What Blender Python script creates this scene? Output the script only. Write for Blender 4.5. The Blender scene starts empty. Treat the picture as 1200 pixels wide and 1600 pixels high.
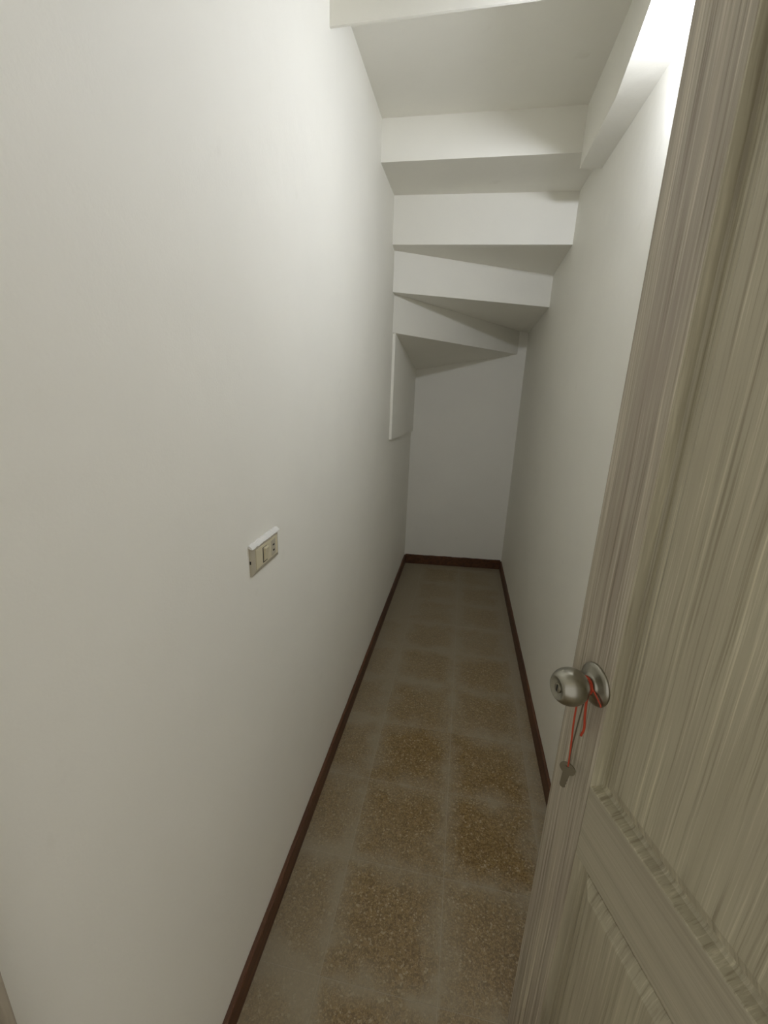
import bpy, bmesh, math, random
from mathutils import Vector, Matrix, noise

random.seed(7)
C = bpy.context.scene.collection
SC = bpy.context.scene

# ------------------------------------------------------------------ camera
F_PX, YAW, PITCH, ROLL, EYE = 690.19, -0.170183, -0.290478, 0.036912, 1.47
cam_d = bpy.data.cameras.new('camera')
cam = bpy.data.objects.new('camera', cam_d)
C.objects.link(cam)
fw = Vector((math.sin(YAW) * math.cos(PITCH), math.cos(YAW) * math.cos(PITCH), math.sin(PITCH)))
rt = Vector((math.cos(YAW), -math.sin(YAW), 0))
up = rt.cross(fw)
rt2 = rt * math.cos(ROLL) + up * math.sin(ROLL)
up2 = up * math.cos(ROLL) - rt * math.sin(ROLL)
cam.matrix_world = Matrix(((rt2.x, up2.x, -fw.x, 0), (rt2.y, up2.y, -fw.y, 0), (rt2.z, up2.z, -fw.z, EYE), (0, 0, 0, 1)))
cam_d.sensor_fit = 'VERTICAL'
cam_d.sensor_height = 24
cam_d.lens = F_PX / 1600 * 24
cam_d.clip_start = 0.01
SC.camera = cam

# ------------------------------------------------------------------ world, exposure
w = bpy.data.worlds.new('world')
SC.world = w
w.use_nodes = True
w.node_tree.nodes['Background'].inputs[0].default_value = (1.0, 0.97, 0.92, 1)
w.node_tree.nodes['Background'].inputs[1].default_value = 0.72
SC.view_settings.view_transform = 'Standard'
SC.view_settings.look = 'None'
SC.view_settings.gamma = 1
SC.view_settings.use_curve_mapping = False
SC.view_settings.exposure = 0.0
BULB_STRENGTH = 615.0

# ------------------------------------------------------------------ materials
def new_mat(name):
    m = bpy.data.materials.new(name)
    m.use_nodes = True
    nt = m.node_tree
    return m, nt, nt.nodes, nt.links, nt.nodes['Principled BSDF']

def ramp(N, stops):
    r = N.new('ShaderNodeValToRGB')
    el = r.color_ramp.elements
    while len(el) < len(stops):
        el.new(0.5)
    for e, (p, c) in zip(el, stops):
        e.position = p
        e.color = (*c, 1) if len(c) == 3 else c
    return r

def simple(name, col, rough=0.5, metal=0.0):
    m, nt, N, L, P = new_mat(name)
    P.inputs['Base Color'].default_value = (*col, 1)
    P.inputs['Roughness'].default_value = rough
    P.inputs['Metallic'].default_value = metal
    return m

def plaster(name, col, spot=0.025, bump=0.12):
    m, nt, N, L, P = new_mat(name)
    tc = N.new('ShaderNodeTexCoord')
    n1 = N.new('ShaderNodeTexNoise'); n1.inputs['Scale'].default_value = 3.2; n1.inputs['Detail'].default_value = 5
    n2 = N.new('ShaderNodeTexNoise'); n2.inputs['Scale'].default_value = 260; n2.inputs['Detail'].default_value = 3
    n3 = N.new('ShaderNodeTexNoise'); n3.inputs['Scale'].default_value = 14; n3.inputs['Detail'].default_value = 4
    for n in (n1, n2, n3):
        L.new(tc.outputs['Object'], n.inputs['Vector'])
    d = tuple(c * (1 - spot) for c in col)
    r = ramp(N, [(0.35, d), (0.65, col)])
    L.new(n1.outputs['Fac'], r.inputs['Fac'])
    # small grey scuffs
    r3 = ramp(N, [(0.68, (1, 1, 1)), (0.80, (0.95, 0.947, 0.935))])
    L.new(n3.outputs['Fac'], r3.inputs['Fac'])
    mx = N.new('ShaderNodeMix'); mx.data_type = 'RGBA'; mx.blend_type = 'MULTIPLY'
    mx.inputs[0].default_value = 1
    L.new(r.outputs['Color'], mx.inputs[6]); L.new(r3.outputs['Color'], mx.inputs[7])
    L.new(mx.outputs[2], P.inputs['Base Color'])
    P.inputs['Roughness'].default_value = 0.62
    b1 = N.new('ShaderNodeBump'); b1.inputs['Strength'].default_value = bump; b1.inputs['Distance'].default_value = 0.002
    L.new(n2.outputs['Fac'], b1.inputs['Height'])
    b2 = N.new('ShaderNodeBump'); b2.inputs['Strength'].default_value = 0.25; b2.inputs['Distance'].default_value = 0.006
    L.new(n3.outputs['Fac'], b2.inputs['Height']); L.new(b1.outputs['Normal'], b2.inputs['Normal'])
    L.new(b2.outputs['Normal'], P.inputs['Normal'])
    return m

def grain_wood(name, dark, mid, light, axis, rough=0.45, fine=1.0, contrast=1.0):
    """streaky laminate: grain runs along the object's local axis 'Z' or 'X'"""
    m, nt, N, L, P = new_mat(name)
    tc = N.new('ShaderNodeTexCoord')
    # gentle wander of the streaks
    nw = N.new('ShaderNodeTexNoise'); nw.inputs['Scale'].default_value = 3.0
    L.new(tc.outputs['Object'], nw.inputs['Vector'])
    wob = N.new('ShaderNodeVectorMath'); wob.operation = 'MULTIPLY_ADD'
    wob.inputs[1].default_value = (.010, 0, 0) if axis == 'Z' else (0, 0, .010)
    L.new(nw.outputs['Color'], wob.inputs[0]); L.new(tc.outputs['Object'], wob.inputs[2])
    def streak(across, along, detail):
        mp = N.new('ShaderNodeMapping')
        mp.inputs['Scale'].default_value = (across, 20, along) if axis == 'Z' else (along, 20, across)
        L.new(wob.outputs[0], mp.inputs['Vector'])
        n = N.new('ShaderNodeTexNoise'); n.inputs['Scale'].default_value = 1; n.inputs['Detail'].default_value = detail
        n.inputs['Roughness'].default_value = 0.65
        L.new(mp.outputs['Vector'], n.inputs['Vector'])
        return n
    n1 = streak(250 * fine, 2.0, 5)       # fine streaks
    n3 = streak(34, 1.3, 3)               # broad bands
    r = ramp(N, [(0.36, dark), (0.47, mid), (0.54, mid), (0.66, light)])
    L.new(n1.outputs['Fac'], r.inputs['Fac'])
    r3 = ramp(N, [(0.32, (0.80, 0.78, 0.76)), (0.5, (1.0, 1.0, 1.0)), (0.68, (1.16, 1.17, 1.14))])
    L.new(n3.outputs['Fac'], r3.inputs['Fac'])
    n2 = N.new('ShaderNodeTexNoise'); n2.inputs['Scale'].default_value = 6; n2.inputs['Detail'].default_value = 3
    mp2 = N.new('ShaderNodeMapping'); mp2.inputs['Scale'].default_value = (2.2, 1, .5) if axis == 'Z' else (.5, 1, 2)
    L.new(tc.outputs['Object'], mp2.inputs['Vector']); L.new(mp2.outputs['Vector'], n2.inputs['Vector'])
    r2 = ramp(N, [(0.3, (0.86, 0.83, 0.82)), (0.7, (1.06, 1.07, 1.02))])
    L.new(n2.outputs['Fac'], r2.inputs['Fac'])
    last = r
    for q in (r3, r2):
        mx = N.new('ShaderNodeMix'); mx.data_type = 'RGBA'; mx.blend_type = 'MULTIPLY'; mx.inputs[0].default_value = contrast
        L.new(last.outputs[2] if last is not r else r.outputs['Color'], mx.inputs[6]); L.new(q.outputs['Color'], mx.inputs[7])
        last = mx
    L.new(last.outputs[2], P.inputs['Base Color'])
    P.inputs['Roughness'].default_value = rough
    b = N.new('ShaderNodeBump'); b.inputs['Strength'].default_value = 0.15; b.inputs['Distance'].default_value = 0.001
    L.new(n1.outputs['Fac'], b.inputs['Height']); L.new(b.outputs['Normal'], P.inputs['Normal'])
    return m

def terrazzo(name):
    m, nt, N, L, P = new_mat(name)
    tc = N.new('ShaderNodeTexCoord'); geo = N.new('ShaderNodeNewGeometry')
    # chips
    v = N.new('ShaderNodeTexVoronoi'); v.inputs['Scale'].default_value = 190; v.inputs['Randomness'].default_value = 1
    L.new(geo.outputs['Position'], v.inputs['Vector'])
    sep = N.new('ShaderNodeSeparateColor'); L.new(v.outputs['Color'], sep.inputs[0])
    chip = ramp(N, [(0.0, (0.118, 0.070, 0.022)), (0.35, (0.218, 0.140, 0.048)), (0.62, (0.278, 0.188, 0.068)),
                    (0.86, (0.33, 0.245, 0.125)), (0.95, (0.50, 0.42, 0.27))])
    chip.color_ramp.interpolation = 'CONSTANT'
    L.new(sep.outputs[0], chip.inputs['Fac'])
    # second finer chips
    v2 = N.new('ShaderNodeTexVoronoi'); v2.inputs['Scale'].default_value = 420
    L.new(geo.outputs['Position'], v2.inputs['Vector'])
    sep2 = N.new('ShaderNodeSeparateColor'); L.new(v2.outputs['Color'], sep2.inputs[0])
    chip2 = ramp(N, [(0.0, (0.132, 0.082, 0.026)), (0.4, (0.228, 0.146, 0.05)), (0.7, (0.272, 0.183, 0.068)), (0.9, (0.40, 0.305, 0.165))])
    chip2.color_ramp.interpolation = 'CONSTANT'
    L.new(sep2.outputs[1], chip2.inputs['Fac'])
    mc = N.new('ShaderNodeMix'); mc.data_type = 'RGBA'; mc.inputs[0].default_value = 0.5
    L.new(chip.outputs['Color'], mc.inputs[6]); L.new(chip2.outputs['Color'], mc.inputs[7])
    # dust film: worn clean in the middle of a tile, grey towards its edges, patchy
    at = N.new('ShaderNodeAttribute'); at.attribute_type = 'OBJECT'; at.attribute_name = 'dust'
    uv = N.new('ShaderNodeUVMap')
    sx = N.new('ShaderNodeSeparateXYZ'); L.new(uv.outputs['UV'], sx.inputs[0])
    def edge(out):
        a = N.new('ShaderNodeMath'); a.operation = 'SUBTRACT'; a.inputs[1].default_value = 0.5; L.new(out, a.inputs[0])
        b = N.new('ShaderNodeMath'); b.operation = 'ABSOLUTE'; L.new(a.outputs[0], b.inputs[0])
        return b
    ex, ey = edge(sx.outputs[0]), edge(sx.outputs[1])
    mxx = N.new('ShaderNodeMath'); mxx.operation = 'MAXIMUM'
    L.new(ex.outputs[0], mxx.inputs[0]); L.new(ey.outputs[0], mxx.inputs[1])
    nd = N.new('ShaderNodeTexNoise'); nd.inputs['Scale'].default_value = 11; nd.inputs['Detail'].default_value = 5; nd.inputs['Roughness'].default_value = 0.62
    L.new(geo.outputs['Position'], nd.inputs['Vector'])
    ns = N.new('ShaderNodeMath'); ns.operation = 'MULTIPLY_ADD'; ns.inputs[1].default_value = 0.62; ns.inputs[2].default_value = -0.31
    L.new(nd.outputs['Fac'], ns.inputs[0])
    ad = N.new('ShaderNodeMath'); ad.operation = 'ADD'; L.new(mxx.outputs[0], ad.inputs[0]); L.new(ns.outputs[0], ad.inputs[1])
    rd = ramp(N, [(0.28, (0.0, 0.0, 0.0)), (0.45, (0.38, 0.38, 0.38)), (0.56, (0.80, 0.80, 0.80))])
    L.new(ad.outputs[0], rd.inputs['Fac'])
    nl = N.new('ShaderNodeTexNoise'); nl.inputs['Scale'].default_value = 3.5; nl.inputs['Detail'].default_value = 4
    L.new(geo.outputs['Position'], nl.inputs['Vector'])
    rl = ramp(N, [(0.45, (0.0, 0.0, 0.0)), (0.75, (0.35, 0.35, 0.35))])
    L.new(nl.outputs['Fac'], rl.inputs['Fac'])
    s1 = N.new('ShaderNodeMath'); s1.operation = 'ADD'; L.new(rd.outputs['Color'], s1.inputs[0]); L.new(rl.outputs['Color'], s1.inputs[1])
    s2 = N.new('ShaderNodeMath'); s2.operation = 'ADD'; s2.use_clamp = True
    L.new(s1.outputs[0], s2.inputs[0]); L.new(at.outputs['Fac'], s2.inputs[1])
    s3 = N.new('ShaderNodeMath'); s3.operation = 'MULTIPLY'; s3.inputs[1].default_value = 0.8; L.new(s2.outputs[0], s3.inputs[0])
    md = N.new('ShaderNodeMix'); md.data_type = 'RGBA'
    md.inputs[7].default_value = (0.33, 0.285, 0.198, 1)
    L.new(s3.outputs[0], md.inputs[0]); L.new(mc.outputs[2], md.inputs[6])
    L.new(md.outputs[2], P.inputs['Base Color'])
    rr = N.new('ShaderNodeMath'); rr.operation = 'MULTIPLY_ADD'; rr.inputs[1].default_value = 0.35; rr.inputs[2].default_value = 0.42
    L.new(s3.outputs[0], rr.inputs[0]); L.new(rr.outputs[0], P.inputs['Roughness'])
    P.inputs['Specular IOR Level'].default_value = 0.3
    return m

M_WALL = plaster('wall_paint', (0.925, 0.905, 0.808))
M_STAIR = plaster('stair_paint', (0.925, 0.905, 0.808), bump=0.08)
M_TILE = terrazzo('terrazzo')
M_GROUT = simple('grout', (0.36, 0.31, 0.22), 0.85)
M_DOORV = grain_wood('door_grain_upright', (0.25, 0.215, 0.160), (0.405, 0.362, 0.288), (0.62, 0.575, 0.475), 'Z')
M_DOORP = grain_wood('door_grain_panel', (0.29, 0.258, 0.178), (0.415, 0.38, 0.275), (0.58, 0.54, 0.40), 'Z', fine=.8, contrast=.5)
M_DOORH = grain_wood('door_grain_level', (0.355, 0.322, 0.235), (0.405, 0.37, 0.275), (0.46, 0.42, 0.315), 'X', contrast=.35)
M_STEEL = simple('satin_steel', (0.36, 0.345, 0.29), 0.30, 1.0)
M_STEELD = simple('dull_steel', (0.30, 0.28, 0.22), 0.42, 1.0)
M_BLACK = simple('dark_hole', (0.012, 0.011, 0.009), 0.7)
M_RED = simple('red_cord', (0.44, 0.05, 0.016), 0.55)
M_GREY = simple('grey_cord', (0.11, 0.085, 0.05), 0.6)
M_CREAM = simple('cream_plastic', (0.66, 0.60, 0.42), 0.4)
M_PLATE = simple('aged_plastic', (0.47, 0.43, 0.33), 0.45)
M_WHITEP = simple('paint_smear', (0.80, 0.79, 0.74), 0.6)
M_HOLDER = simple('white_ceramic', (0.78, 0.77, 0.74), 0.4)

def base_wood():
    m, nt, N, L, P = new_mat('baseboard_wood')
    tc = N.new('ShaderNodeTexCoord'); mp = N.new('ShaderNodeMapping'); mp.inputs['Scale'].default_value = (40, 2.5, 60)
    n = N.new('ShaderNodeTexNoise'); n.inputs['Scale'].default_value = 1; n.inputs['Detail'].default_value = 5
    L.new(tc.outputs['Object'], mp.inputs['Vector']); L.new(mp.outputs['Vector'], n.inputs['Vector'])
    r = ramp(N, [(0.3, (0.055, 0.020, 0.007)), (0.7, (0.135, 0.053, 0.019))])
    L.new(n.outputs['Fac'], r.inputs['Fac']); L.new(r.outputs['Color'], P.inputs['Base Color'])
    P.inputs['Roughness'].default_value = 0.5
    return m
M_BASE = base_wood()

def bulb_mat():
    m = bpy.data.materials.new('lit_bulb'); m.use_nodes = True
    nt = m.node_tree; nt.nodes.clear()
    e = nt.nodes.new('ShaderNodeEmission'); o = nt.nodes.new('ShaderNodeOutputMaterial')
    e.inputs[0].default_value = (0.945, 0.985, 1.13, 1); e.inputs[1].default_value = BULB_STRENGTH
    nt.links.new(e.outputs[0], o.inputs[0])
    return m
M_BULB = bulb_mat()

# ------------------------------------------------------------------ helpers
def link(name, bm, mat, parent=None, smooth=False):
    me = bpy.data.meshes.new(name)
    bmesh.ops.recalc_face_normals(bm, faces=bm.faces[:])
    bm.to_mesh(me); bm.free()
    for p in me.polygons:
        p.use_smooth = smooth
    me.materials.append(mat)
    o = bpy.data.objects.new(name, me)
    C.objects.link(o)
    if parent:
        o.parent = parent
    return o

def thing(name, label, cat, loc=(0, 0, 0)):
    o = bpy.data.objects.new(name, None); C.objects.link(o)
    o.location = loc; o['label'] = label; o['category'] = cat
    o.empty_display_size = 0.05
    return o

def structure(o):
    o['kind'] = 'structure'
    return o

def add_hexa(bm, bottom, top):
    """prism between two same-length polygons"""
    b = [bm.verts.new(v) for v in bottom]; t = [bm.verts.new(v) for v in top]
    n = len(b)
    bm.faces.new(b[::-1]); bm.faces.new(t)
    for i in range(n):
        bm.faces.new((b[i], b[(i + 1) % n], t[(i + 1) % n], t[i]))

def add_box(bm, x0, x1, y0, y1, z0, z1):
    q = ((x0, y0), (x1, y0), (x1, y1), (x0, y1))
    add_hexa(bm, [(*p, z0) for p in q], [(*p, z1) for p in q])

def bevel(bm, w, seg=2):
    bmesh.ops.bevel(bm, geom=bm.edges[:], offset=w, segments=seg, affect='EDGES', profile=0.6)

def add_lathe(bm, prof, seg=40, axis='Y'):
    """profile of (radius, height); spun about local +Y (height along -Y)"""
    rings = []
    for r, h in prof:
        if r < 1e-6:
            rings.append([bm.verts.new((0, -h, 0))])
        else:
            rings.append([bm.verts.new((r * math.cos(2 * math.pi * k / seg), -h, r * math.sin(2 * math.pi * k / seg))) for k in range(seg)])
    for a, b in zip(rings, rings[1:]):
        for k in range(seg):
            k2 = (k + 1) % seg
            if len(a) == 1 and len(b) == 1: continue
            if len(a) == 1: bm.faces.new((a[0], b[k], b[k2]))
            elif len(b) == 1: bm.faces.new((a[k], a[k2], b[0]))
            else: bm.faces.new((a[k], a[k2], b[k2], b[k]))

def add_tube(bm, pts, r, seg=8):
    pts = [Vector(p) for p in pts]
    rings = []
    for i, p in enumerate(pts):
        d = (pts[min(i + 1, len(pts) - 1)] - pts[max(i - 1, 0)]).normalized()
        a = d.orthogonal().normalized()
        if rings:
            a = (last - d * last.dot(d)).normalized()
        last = a
        b = d.cross(a)
        rings.append([bm.verts.new(p + a * r * math.cos(2 * math.pi * k / seg) + b * r * math.sin(2 * math.pi * k / seg)) for k in range(seg)])
    for A, B in zip(rings, rings[1:]):
        for k in range(seg):
            bm.faces.new((A[k], A[(k + 1) % seg], B[(k + 1) % seg], B[k]))
    bm.faces.new(rings[0][::-1]); bm.faces.new(rings[-1])

def smooth_path(pts, n=8):
    pts = [Vector(p) for p in pts]
    P = [pts[0] * 2 - pts[1]] + pts + [pts[-1] * 2 - pts[-2]]
    out = []
    for i in range(1, len(P) - 2):
        for k in range(n):
            t = k / n
            a, b, c, d = P[i - 1], P[i], P[i + 1], P[i + 2]
            out.append(0.5 * ((2 * b) + (c - a) * t + (2 * a - 5 * b + 4 * c - d) * t * t + (3 * b - a - 3 * c + d) * t ** 3))
    out.append(pts[-1])
    return out

# ------------------------------------------------------------------ room shell
def xl(y): return -0.420 + (y - 0.6) * 0.006
def xr(y): return 0.428 - (y - 1.0) * 0.0135
def yb(x): return 3.475 + x * 0.088           # far wall, slightly skewed
TOP = 2.72

bm = bmesh.new(); add_box(bm, -1.4, 1.4, -1.6, 3.75, -0.12, -0.0006)
floor = structure(link('floor', bm, M_GROUT))

bm = bmesh.new()
q = [(xl(.205), .205), (xl(3.6), 3.6), (xl(3.6) - .12, 3.6), (xl(.205) - .12, .205)]
add_hexa(bm, [(*p, -0.0015) for p in q], [(*p, TOP) for p in q])
structure(link('wall_left', bm, M_WALL))

bm = bmesh.new()
q = [(xr(.24), .24), (xr(3.6), 3.6), (xr(3.6) + .12, 3.6), (xr(.24) + .12, .24)]
add_hexa(bm, [(*p, -0.0015) for p in q], [(*p, TOP) for p in q])
structure(link('wall_right', bm, M_WALL))

bm = bmesh.new()
q = [(-.41, yb(-.41)), (.40, yb(.40)), (.40, yb(.40) + .1), (-.41, yb(-.41) + .1)]
add_hexa(bm, [(*p, -0.0015) for p in q], [(*p, TOP) for p in q])
structure(link('wall_back', bm, M_WALL))

bm = bmesh.new(); add_box(bm, -1.4, 1.4, -1.6, 3.75, TOP, TOP + .1)
structure(link('ceiling', bm, M_WALL))

# wall around the doorway, either side of and above the opening
bm = bmesh.new()
add_box(bm, -1.4, -.455, .06, .204, -0.0015, TOP)
add_box(bm, .55, 1.4, .06, .204, -0.0015, TOP)
add_box(bm, -.455, .55, .06, .204, 2.08, TOP)
structure(link('wall_front', bm, M_WALL))

# raised plaster slab on the far end of the left wall
bm = bmesh.new()
y0, y1 = 2.455, yb(-.40)
t = 0.014
a = [(xl(y0) - .003, y0, 1.15), (xl(y0) + t, y0, 1.15), (xl(y1) + t, y1, 1.10), (xl(y1) - .003, y1, 1.10)]
b = [(v[0], v[1], 1.80) for v in a]
b[0] = (a[0][0], a[0][1], 1.72); b[1] = (a[1][0], a[1][1], 1.72)
b[2] = (a[2][0], a[2][1], 1.56); b[3] = (a[3][0], a[3][1], 1.56)
add_hexa(bm, a, b)
structure(link('trim_1', bm, M_WALL))

# ------------------------------------------------------------------ baseboards (hand-painted, slightly wavy top)
def baseboard(name, f, p0, p1, nrm, thick, h, n=60):
    bm = bmesh.new()
    prev = None
    for i in range(n + 1):
        t = i / n
        x = p0[0] + (p1[0] - p0[0]) * t; y = p0[1] + (p1[1] - p0[1]) * t
        wob = 0.0035 * noise.noise(Vector((x * 9, y * 9, 3.1))) + 0.0015 * noise.noise(Vector((x * 45, y * 45, 1.7)))
        hh = h + wob
        c = thick * 0.25
        ring = [bm.verts.new(v) for v in ((x, y, -0.001), (x + nrm[0] * thick, y + nrm[1] * thick, -0.001),
                (x + nrm[0] * thick, y + nrm[1] * thick, hh - c), (x + nrm[0] * thick * .7, y + nrm[1] * thick * .7, hh), (x, y, hh))]
        if prev:
            for k in range(5):
                bm.faces.new((prev[k], prev[(k + 1) % 5], ring[(k + 1) % 5], ring[k]))
        else:
            bm.faces.new(ring)
        prev = ring
    bm.faces.new(prev[::-1])
    return structure(link(name, bm, M_BASE))
BT = 0.011
baseboard('baseboard_left', None, (xl(.205), .205), (xl(3.43), 3.43), (1, 0), BT, 0.075)
baseboard('baseboard_right', None, (xr(.26), .26), (xr(3.49), 3.49), (-1, 0), BT, 0.075)
baseboard('baseboard_back', None, (-.395, yb(-.395)), (.385, yb(.385)), (0, -1), BT, 0.078)

# ------------------------------------------------------------------ terrazzo tiles, each its own piece
XJ = [-.425, -.245, .056, .357, .428]
YJ = [1.012 + .3 * k for k in range(-4, 9)]
rnd = random.Random(3)
tile_me = {}
def tile_mesh(wd, dp, u0, u1, v0, v1):
    key = (round(wd, 4), round(dp, 4), round(u0, 3))
    if key in tile_me: return tile_me[key]
    bm = bmesh.new()
    g, hgt, c = 0.0006, 0.0, 0.0005
    x0, x1, y0, y1 = -wd / 2 + g, wd / 2 - g, -dp / 2 + g, dp / 2 - g
    lo = [bm.verts.new(v) for v in ((x0, y0, -.0015), (x1, y0, -.0015), (x1, y1, -.0015), (x0, y1, -.0015))]
    mi = [bm.verts.new(v) for v in ((x0, y0, hgt - c), (x1, y0, hgt - c), (x1, y1, hgt - c), (x0, y1, hgt - c))]
    hi = [bm.verts.new(v) for v in ((x0 + c, y0 + c, hgt), (x1 - c, y0 + c, hgt), (x1 - c, y1 - c, hgt), (x0 + c, y1 - c, hgt))]
    bm.faces.new(hi)
    for A, B in ((lo, mi), (mi, hi)):
        for k in range(4):
            bm.faces.new((A[k], A[(k + 1) % 4], B[(k + 1) % 4], B[k]))
    uv = bm.loops.layers.uv.new('UVMap')
    for f in bm.faces:
        for l in f.loops:
            l[uv].uv = (u0 + (u1 - u0) * (l.vert.co.x / wd + .5), v0 + (v1 - v0) * (l.vert.co.y / dp + .5))
    bmesh.ops.recalc_face_normals(bm, faces=bm.faces[:])
    me = bpy.data.meshes.new('tile'); bm.to_mesh(me); bm.free()
    me.materials.append(M_TILE)
    tile_me[key] = me
    return me
for j in range(len(YJ)):
    for i in range(4):
        x0, x1 = XJ[i], XJ[i + 1]
        y0 = YJ[j]; y1 = min(y0 + .3, 3.505)
        if y1 - y0 < .02: continue
        u0 = 1 - (x1 - x0) / .301 if i == 0 else 0.0
        u1 = (x1 - x0) / .301 if i == 3 else 1.0
        o = bpy.data.objects.new('tile', tile_mesh(x1 - x0, y1 - y0, u0, u1, 0, (y1 - y0) / .3))
        C.objects.link(o); o.parent = floor
        o.location = ((x0 + x1) / 2, (y0 + y1) / 2, rnd.uniform(-.0003, .0003))
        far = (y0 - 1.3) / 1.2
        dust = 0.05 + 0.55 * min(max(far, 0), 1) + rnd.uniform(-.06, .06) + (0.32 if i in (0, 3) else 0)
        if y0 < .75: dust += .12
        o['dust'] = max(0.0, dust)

# ------------------------------------------------------------------ staircase seen from below
stair = thing('staircase', 'white painted underside of a winding staircase stepping down over the passage', 'staircase', (0, 2.0, 1.5))
def part(name, bm, mat, parent):
    o = link(name, bm, mat, parent)
    o.matrix_parent_inverse = parent.matrix_world.inverted() if False else Matrix.Translation(-parent.location)
    return o
E0 = .004   # how far the concrete is let into the walls
SX = .337   # inner face of the sloping beam on the right
def prism(name, poly, zs, ztop):
    bm = bmesh.new()
    add_hexa(bm, [(x, y, z) for (x, y), z in zip(poly, zs)], [(x, y, ztop) for (x, y) in poly])
    return part(name, bm, M_STAIR, stair)
# landing beam nearest the camera
prism('landing_beam', [(xl(1.35) - E0, 1.352), (SX, 1.318), (SX, 1.325), (xl(1.35) - E0, 1.359)], [2.31] * 4, TOP - .005)
# treads, top one first
prism('step', [(xl(1.35) - E0, 1.359), (SX, 1.325), (SX, 2.015), (xl(2.0) - E0, 2.022)], [2.433] * 4, TOP - .005)
prism('step', [(xl(2.0) - E0, 2.022), (xr(2.0) + E0, 2.012), (xr(2.35) + E0, 2.362), (xl(2.35) - E0, 2.346)], [2.29] * 4, TOP - .005)
R3L, R3R = (xl(2.4) - E0, 2.402), (xr(2.77) + E0, 2.772)
R4L, R4R = (xl(2.43) - E0, 2.432), (.335, yb(.335) + E0)
prism('step', [(xl(2.35) - E0, 2.346), (xr(2.36) + E0, 2.362), R3R, R3L], [2.088, 2.083, 2.043, 2.078], 2.32)
prism('step', [R3L, R3R, (xr(3.5) + E0, yb(.40) + E0), R4R, R4L], [1.893, 1.885, 1.823, 1.835, 1.893], 2.12)
prism('step', [R4L, R4R, (xl(3.4) - E0, yb(-.405) + E0)], [1.708, 1.682, 1.545], 1.93)
# sloping beam along the right wall
bm = bmesh.new()
st = [(1.0, .285, 2.245), (1.25, .306, 2.243), (1.58, .335, 2.240), (2.013, SX, 2.238)]
prev = None
for y, x, z in st:
    ring = [bm.verts.new(v) for v in ((x, y, z), (xr(y) + E0, y, z), (xr(y) + E0, y, TOP - .005), (x, y, TOP - .005))]
    if prev:
        for k in range(4): bm.faces.new((prev[k], prev[(k + 1) % 4], ring[(k + 1) % 4], ring[k]))
    else: bm.faces.new(ring)
    prev = ring
bm.faces.new(prev[::-1])
part('stringer', bm, M_STAIR, stair)

# ------------------------------------------------------------------ lamp under the beam
LX, LY, LZ = .395, 1.185, 2.2412
lamp = thing('ceiling_light', 'small bare glowing bulb tucked under the beam at the top of the right wall', 'lamp', (LX, LY, LZ))
bm = bmesh.new(); bmesh.ops.create_uvsphere(bm, u_segments=32, v_segments=20, radius=.024)
o = link('bulb', bm, M_BULB, lamp, True); o.location = (0, 0, -.0295)
bm = bmesh.new()
add_lathe(bm, [(0, 0), (.020, 0), (.020, .004), (.014, .007), (.013, .010), (0, .010)], 28)
o = link('lamp_holder', bm, M_HOLDER, lamp, True); o.rotation_euler = (math.pi / 2, 0, 0)

# ------------------------------------------------------------------ door
DA = math.radians(20)
EX, EY = .216, .697                     # free edge of the visible face
DW, DT, DH, DZ = .655, .036, 1.985, .012
# local frame: +X from the free edge to the hinges, +Y through the leaf away from the camera, Z up
door = bpy.data.objects.new('door_1', None); C.objects.link(door)
door['kind'] = 'structure'; door['label'] = 'grey-brown wood grain panelled door standing open on the right'
door.location = (EX, EY, DZ)
door.rotation_euler = (0, 0, -(math.pi / 2 - DA))
door.empty_display_size = .1
ST, RT0, RT1 = .093, .855 - DZ, .712 - DZ
PB, PT = .16, DH - .105
def dbox(name, x0, x1, z0, z1, mat):
    bm = bmesh.new(); add_box(bm, x0, x1, 0, DT, z0, z1); bevel(bm, .0016, 2)
    return link(name, bm, mat, door)
dbox('stile', 0, ST, 0, DH, M_DOORV)
dbox('stile', DW - ST, DW, 0, DH, M_DOORV)
dbox('rail', ST, DW - ST, RT1, RT0, M_DOORH)
dbox('rail', ST, DW - ST, PT, DH, M_DOORH)
dbox('rail', ST, DW - ST, 0, PB, M_DOORH)
PROF = [(0, .0004), (.002, .0010), (.006, .0140), (.009, .0175), (.019, .0180), (.022, .0110), (.026, .0085), (.040, .0035), (.044, .0010), (.048, .0006)]
def dpanel(x0, x1, z0, z1):
    bm = bmesh.new()
    for side in (0, 1):
        rings = []
        for i, d in PROF:
            y = d if side == 0 else DT - d * .6
            rings.append([bm.verts.new(v) for v in ((x0 + i, y, z0 + i), (x1 - i, y, z0 + i), (x1 - i, y, z1 - i), (x0 + i, y, z1 - i))])
        for A, B in zip(rings, rings[1:]):
            for k in range(4): bm.faces.new((A[k], A[(k + 1) % 4], B[(k + 1) % 4], B[k]))
        bm.faces.new(rings[-1])
        if side == 0: first = rings[0]
        else:
            for k in range(4): bm.faces.new((first[k], first[(k + 1) % 4], rings[0][(k + 1) % 4], rings[0][k]))
    return link('panel', bm, M_DOORP, door)
dpanel(ST, DW - ST, RT0, PT)
dpanel(ST, DW - ST, PB, RT1)
# latch plate on the free edge
bm = bmesh.new(); add_box(bm, -.0015, .001, .006, .030, 1.02 - DZ - .03, 1.02 - DZ + .03)
link('latch_plate', bm, M_STEELD, door)
for z in (.22, 1.0, 1.75):
    bm = bmesh.new()
    add_tube(bm, [(DW + .004, DT + .002, z - .045), (DW + .004, DT + .002, z + .045)], .006, 12)
    link('hinge', bm, M_STEELD, door)
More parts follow.
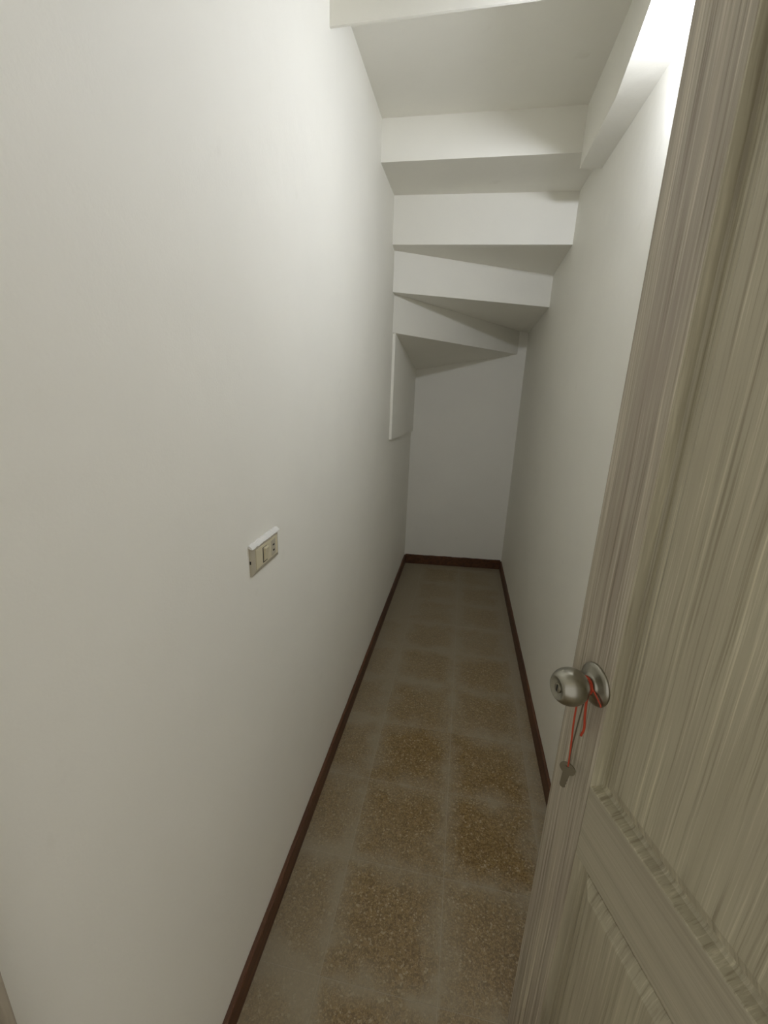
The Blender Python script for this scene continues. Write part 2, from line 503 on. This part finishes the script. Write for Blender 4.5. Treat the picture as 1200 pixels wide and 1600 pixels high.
# rosette and knob (axis along local -Y, towards the camera side)
KX, KZ = .0610, 1.0245 - DZ
bm = bmesh.new()
add_lathe(bm, [(0, -.0005), (.0335, -.0005), (.0340, .0015), (.0325, .0040), (.027, .0062), (.0195, .0085), (.0165, .011), (.0150, .013), (0, .013)], 56)
o = link('rosette', bm, M_STEEL, door, True); o.location = (KX, 0, KZ)
bm = bmesh.new()
prof = [(0, .012), (.0120, .012), (.0118, .018), (.0140, .020)]
for k in range(1, 15):
    a = math.pi * (k / 15 * .72 + .12)
    prof.append((.0292 * math.sin(a) ** .92, .0445 - .0285 * math.cos(a)))
prof += [(.0172, .0672), (.0150, .0655), (.0085, .0640), (0, .0640)]
add_lathe(bm, prof, 56)
knob = link('door_knob', bm, M_STEEL, door, True); knob.location = (KX, 0, KZ)
bm = bmesh.new(); add_lathe(bm, [(0, .0635), (.0078, .0635), (.0078, .0652), (.0072, .0658), (0, .0658)], 32)
cyl = link('key_cylinder', bm, M_STEELD, knob, True)
bm = bmesh.new(); add_box(bm, -.0014, .0014, -.0662, -.0650, -.0056, .0056)
link('keyhole', bm, M_BLACK, knob)

# ------------------------------------------------------------------ key on a red cord looped round the knob
def dworld(x, y, z):
    c, s = math.cos(door.rotation_euler.z), math.sin(door.rotation_euler.z)
    return Vector((EX + x * c - y * s, EY + x * s + y * c, z))
kroot = thing('key', 'small steel key hanging on a red cord from the door knob', 'key', dworld(KX, -.02, 1.02))
def kpart(name, bm, mat, smooth=True):
    o = link(name, bm, mat, kroot, smooth)
    o.matrix_parent_inverse = Matrix.Translation(-kroot.location)
    return o
NK = 1.0245
def loop_pts(y, r, n=20, a0=0.0, a1=2 * math.pi, dy=0.0):
    return [dworld(KX + r * math.cos(a0 + (a1 - a0) * i / n), y + dy * i / n, NK + r * math.sin(a0 + (a1 - a0) * i / n)) for i in range(n + 1)]
bm = bmesh.new()
add_tube(bm, loop_pts(-.0148, .0134, 24, -.6, 5.9), .0013)
add_tube(bm, loop_pts(-.0174, .0134, 24, 0, 6.2), .0013)
# slack turn of the loop lying down over the rosette
add_tube(bm, smooth_path([dworld(KX + .012, -.0150, NK + .004), dworld(KX + .020, -.0110, NK - .006), dworld(KX + .027, -.0074, NK - .016), dworld(KX + .028, -.0070, NK - .019)]), .0013)
kpart('cord_loop', bm, M_RED)
bm = bmesh.new()
add_tube(bm, smooth_path([dworld(KX + .010, -.0165, NK - .006), dworld(KX + .009, -.0175, NK - .022), dworld(KX + .010, -.016, NK - .050), dworld(KX + .009, -.012, NK - .075), dworld(KX + .005, -.012, NK - .093)]), .0020)
kpart('cord_tail', bm, M_RED)
KEYX, KEYY, KEYZ = .0625, -.0215, .862
JX, JY, JZ = KEYX - .0015, KEYY, .897
bm = bmesh.new()
add_tube(bm, smooth_path([dworld(KX - .003, -.0225, NK - .014), dworld(KX - .002, -.0245, NK - .03), dworld(KX - .001, -.0245, NK - .075), dworld(JX, JY, JZ), dworld(KEYX, KEYY, KEYZ + .012), dworld(KEYX, KEYY, KEYZ + .005)]), .0015)
kpart('cord_strand', bm, M_RED)
bm = bmesh.new()
add_tube(bm, smooth_path([dworld(KX + .004, -.0165, NK - .014), dworld(KX + .003, -.0175, NK - .035), dworld(KX + .001, -.019, NK - .085), dworld(JX + .0006, JY + .0008, JZ), dworld(KEYX + .0006, KEYY + .001, KEYZ + .012)]), .0012)
o = kpart('cord_strand', bm, M_GREY); o['label'] = 'dull brown strand of the cord'
# key: round bow with a hole, shank with cuts
bm = bmesh.new()
n = 28; th = .0011
def bow(r0, k):
    a = 2 * math.pi * k / n
    return (r0[0] * math.cos(a), r0[1] * math.sin(a) + r0[2])
rings = []
for y in (-th, th):
    rings.append([[bm.verts.new((x, y, z)) for x, z in (bow(r0, k) for k in range(n))] for r0 in ((.0130, .0115, 0), (.0034, .0022, .0050))])
for k in range(n):
    k2 = (k + 1) % n
    for o_, i_ in rings: bm.faces.new((o_[k], o_[k2], i_[k2], i_[k]))
    for q in (0, 1): bm.faces.new((rings[0][q][k], rings[0][q][k2], rings[1][q][k2], rings[1][q][k]))
sh = [(-.0060, -.009), (-.0056, -.014), (-.0050, -.028), (-.0046, -.0375), (-.0022, -.0410), (.0022, -.0410), (.0046, -.0380), (.0036, -.0345), (.0050, -.031), (.0040, -.0275), (.0052, -.024), (.0044, -.021), (.0056, -.017), (.0060, -.009)]
add_hexa(bm, [(x, -th * .9, z) for x, z in sh], [(x, th * .9, z) for x, z in sh])
ko = kpart('key_blade', bm, M_STEELD, False)
ko.matrix_parent_inverse = Matrix.Identity(4)
ko.location = dworld(KEYX, KEYY, KEYZ) - kroot.location
ko.rotation_euler = (math.radians(0), math.radians(5), door.rotation_euler.z + math.radians(38))

# ------------------------------------------------------------------ door frame: left jamb is the dark strip at the lower left
M_JAMB = M_DOORV
bm = bmesh.new(); add_box(bm, -.455, -.3775, .095, .2045, -.0015, 2.08); bevel(bm, .002, 2)
structure(link('trim_2', bm, M_JAMB))
bm = bmesh.new(); add_box(bm, .492, .55, .02, .2395, -.0015, 2.08); bevel(bm, .002, 2)
structure(link('trim_3', bm, M_JAMB))

# ------------------------------------------------------------------ switch and socket plate on the left wall
SY, SZ, SW, SH = .8610, 1.0945, .1335, .0695
sw = thing('light_switch', 'cream switch and socket plate with white paint smears on the left wall', 'switch', (xl(SY), SY, SZ))
sw.rotation_euler = (0, 0, math.pi / 2 - math.atan(.006))
# local: +X along the wall away from the camera, -Y out of the wall, Z up
def sbox(name, x0, x1, z0, z1, y0, y1, mat, bev, parent=sw, seg=2):
    bm = bmesh.new(); add_box(bm, x0, x1, y0, y1, z0, z1)
    if bev: bevel(bm, bev, seg)
    return link(name, bm, mat, parent)
# cushion frame as a ring
bm = bmesh.new()
hw, hh = SW / 2, SH / 2
prof = [(0, 0.0005), (.0004, -.0042), (.0020, -.0060), (.0095, -.0088), (.0110, -.0090), (.0118, -.0078)]
rings = []
for i, y in prof:
    rings.append([bm.verts.new(v) for v in ((-hw + i, y, -hh + i), (hw - i, y, -hh + i), (hw - i, y, hh - i), (-hw + i, y, hh - i))])
for A, B in zip(rings, rings[1:]):
    for k in range(4): bm.faces.new((A[k], A[(k + 1) % 4], B[(k + 1) % 4], B[k]))
bm.faces.new(rings[-1]); bm.faces.new(rings[0][::-1])
frame = link('frame', bm, M_PLATE, sw)
sbox('face_plate', -hw + .0125, hw - .0125, -hh + .0122, hh - .0122, -.0102, -.0070, M_CREAM, .0008)
# paint smear along the top edge
bm = bmesh.new()
prev = None
for i in range(33):
    t = i / 32; x = -hw - .002 + (SW + .004) * t
    a = .0020 + .003 * noise.noise(Vector((x * 130, 2.2, 0))); lo = .0062 + .002 * noise.noise(Vector((x * 90, 7, 0)))
    ring = [bm.verts.new(v) for v in ((x, -.0002, hh + a), (x, -.0030, hh + a * .6), (x, -.0072, hh - .0022), (x, -.0104, hh - lo), (x, -.0070, hh - lo), (x, .0003, hh - .004))]
    if prev:
        for k in range(6): bm.faces.new((prev[k], prev[(k + 1) % 6], ring[(k + 1) % 6], ring[k]))
    else: bm.faces.new(ring)
    prev = ring
bm.faces.new(prev[::-1])
o = link('paint_smear', bm, M_WHITEP, sw); o['label'] = 'white wall paint smeared over the top of the plate'
bm = bmesh.new(); add_box(bm, -hw - .0006, -hw + .0012, -.0040, -.0012, -.006, .001)
link('notch', bm, M_BLACK, sw)
# rocker switch in a dark recess
sx = -hw + .0125 + .385 * (SW - .025)
sbox('recess', sx - .0115, sx + .0095, -.0185, .0165, -.01045, -.0095, M_BLACK, 0)
bm = bmesh.new()
a = [(sx - .0085, -.0098, -.0165), (sx + .0088, -.0098, -.0165), (sx + .0088, -.0098, .0155), (sx - .0085, -.0098, .0155)]
b = [(sx - .0085, -.0118, -.0155), (sx + .0088, -.0118, -.0155), (sx + .0088, -.0172, .0150), (sx - .0085, -.0172, .0150)]
add_hexa(bm, a, b); bevel(bm, .0007, 2)
o = link('rocker', bm, M_CREAM, sw)
# socket module with two slots
ox = -hw + .0125 + .775 * (SW - .025)
sbox('socket', ox - .0100, ox + .0100, -.0185, .0175, -.0112, -.0095, M_PLATE, .0006)
for dz in (.0055, -.0075):
    sbox('slot', ox - .0040, ox + .0040, dz - .0019, dz + .0019, -.0115, -.0105, M_BLACK, 0)
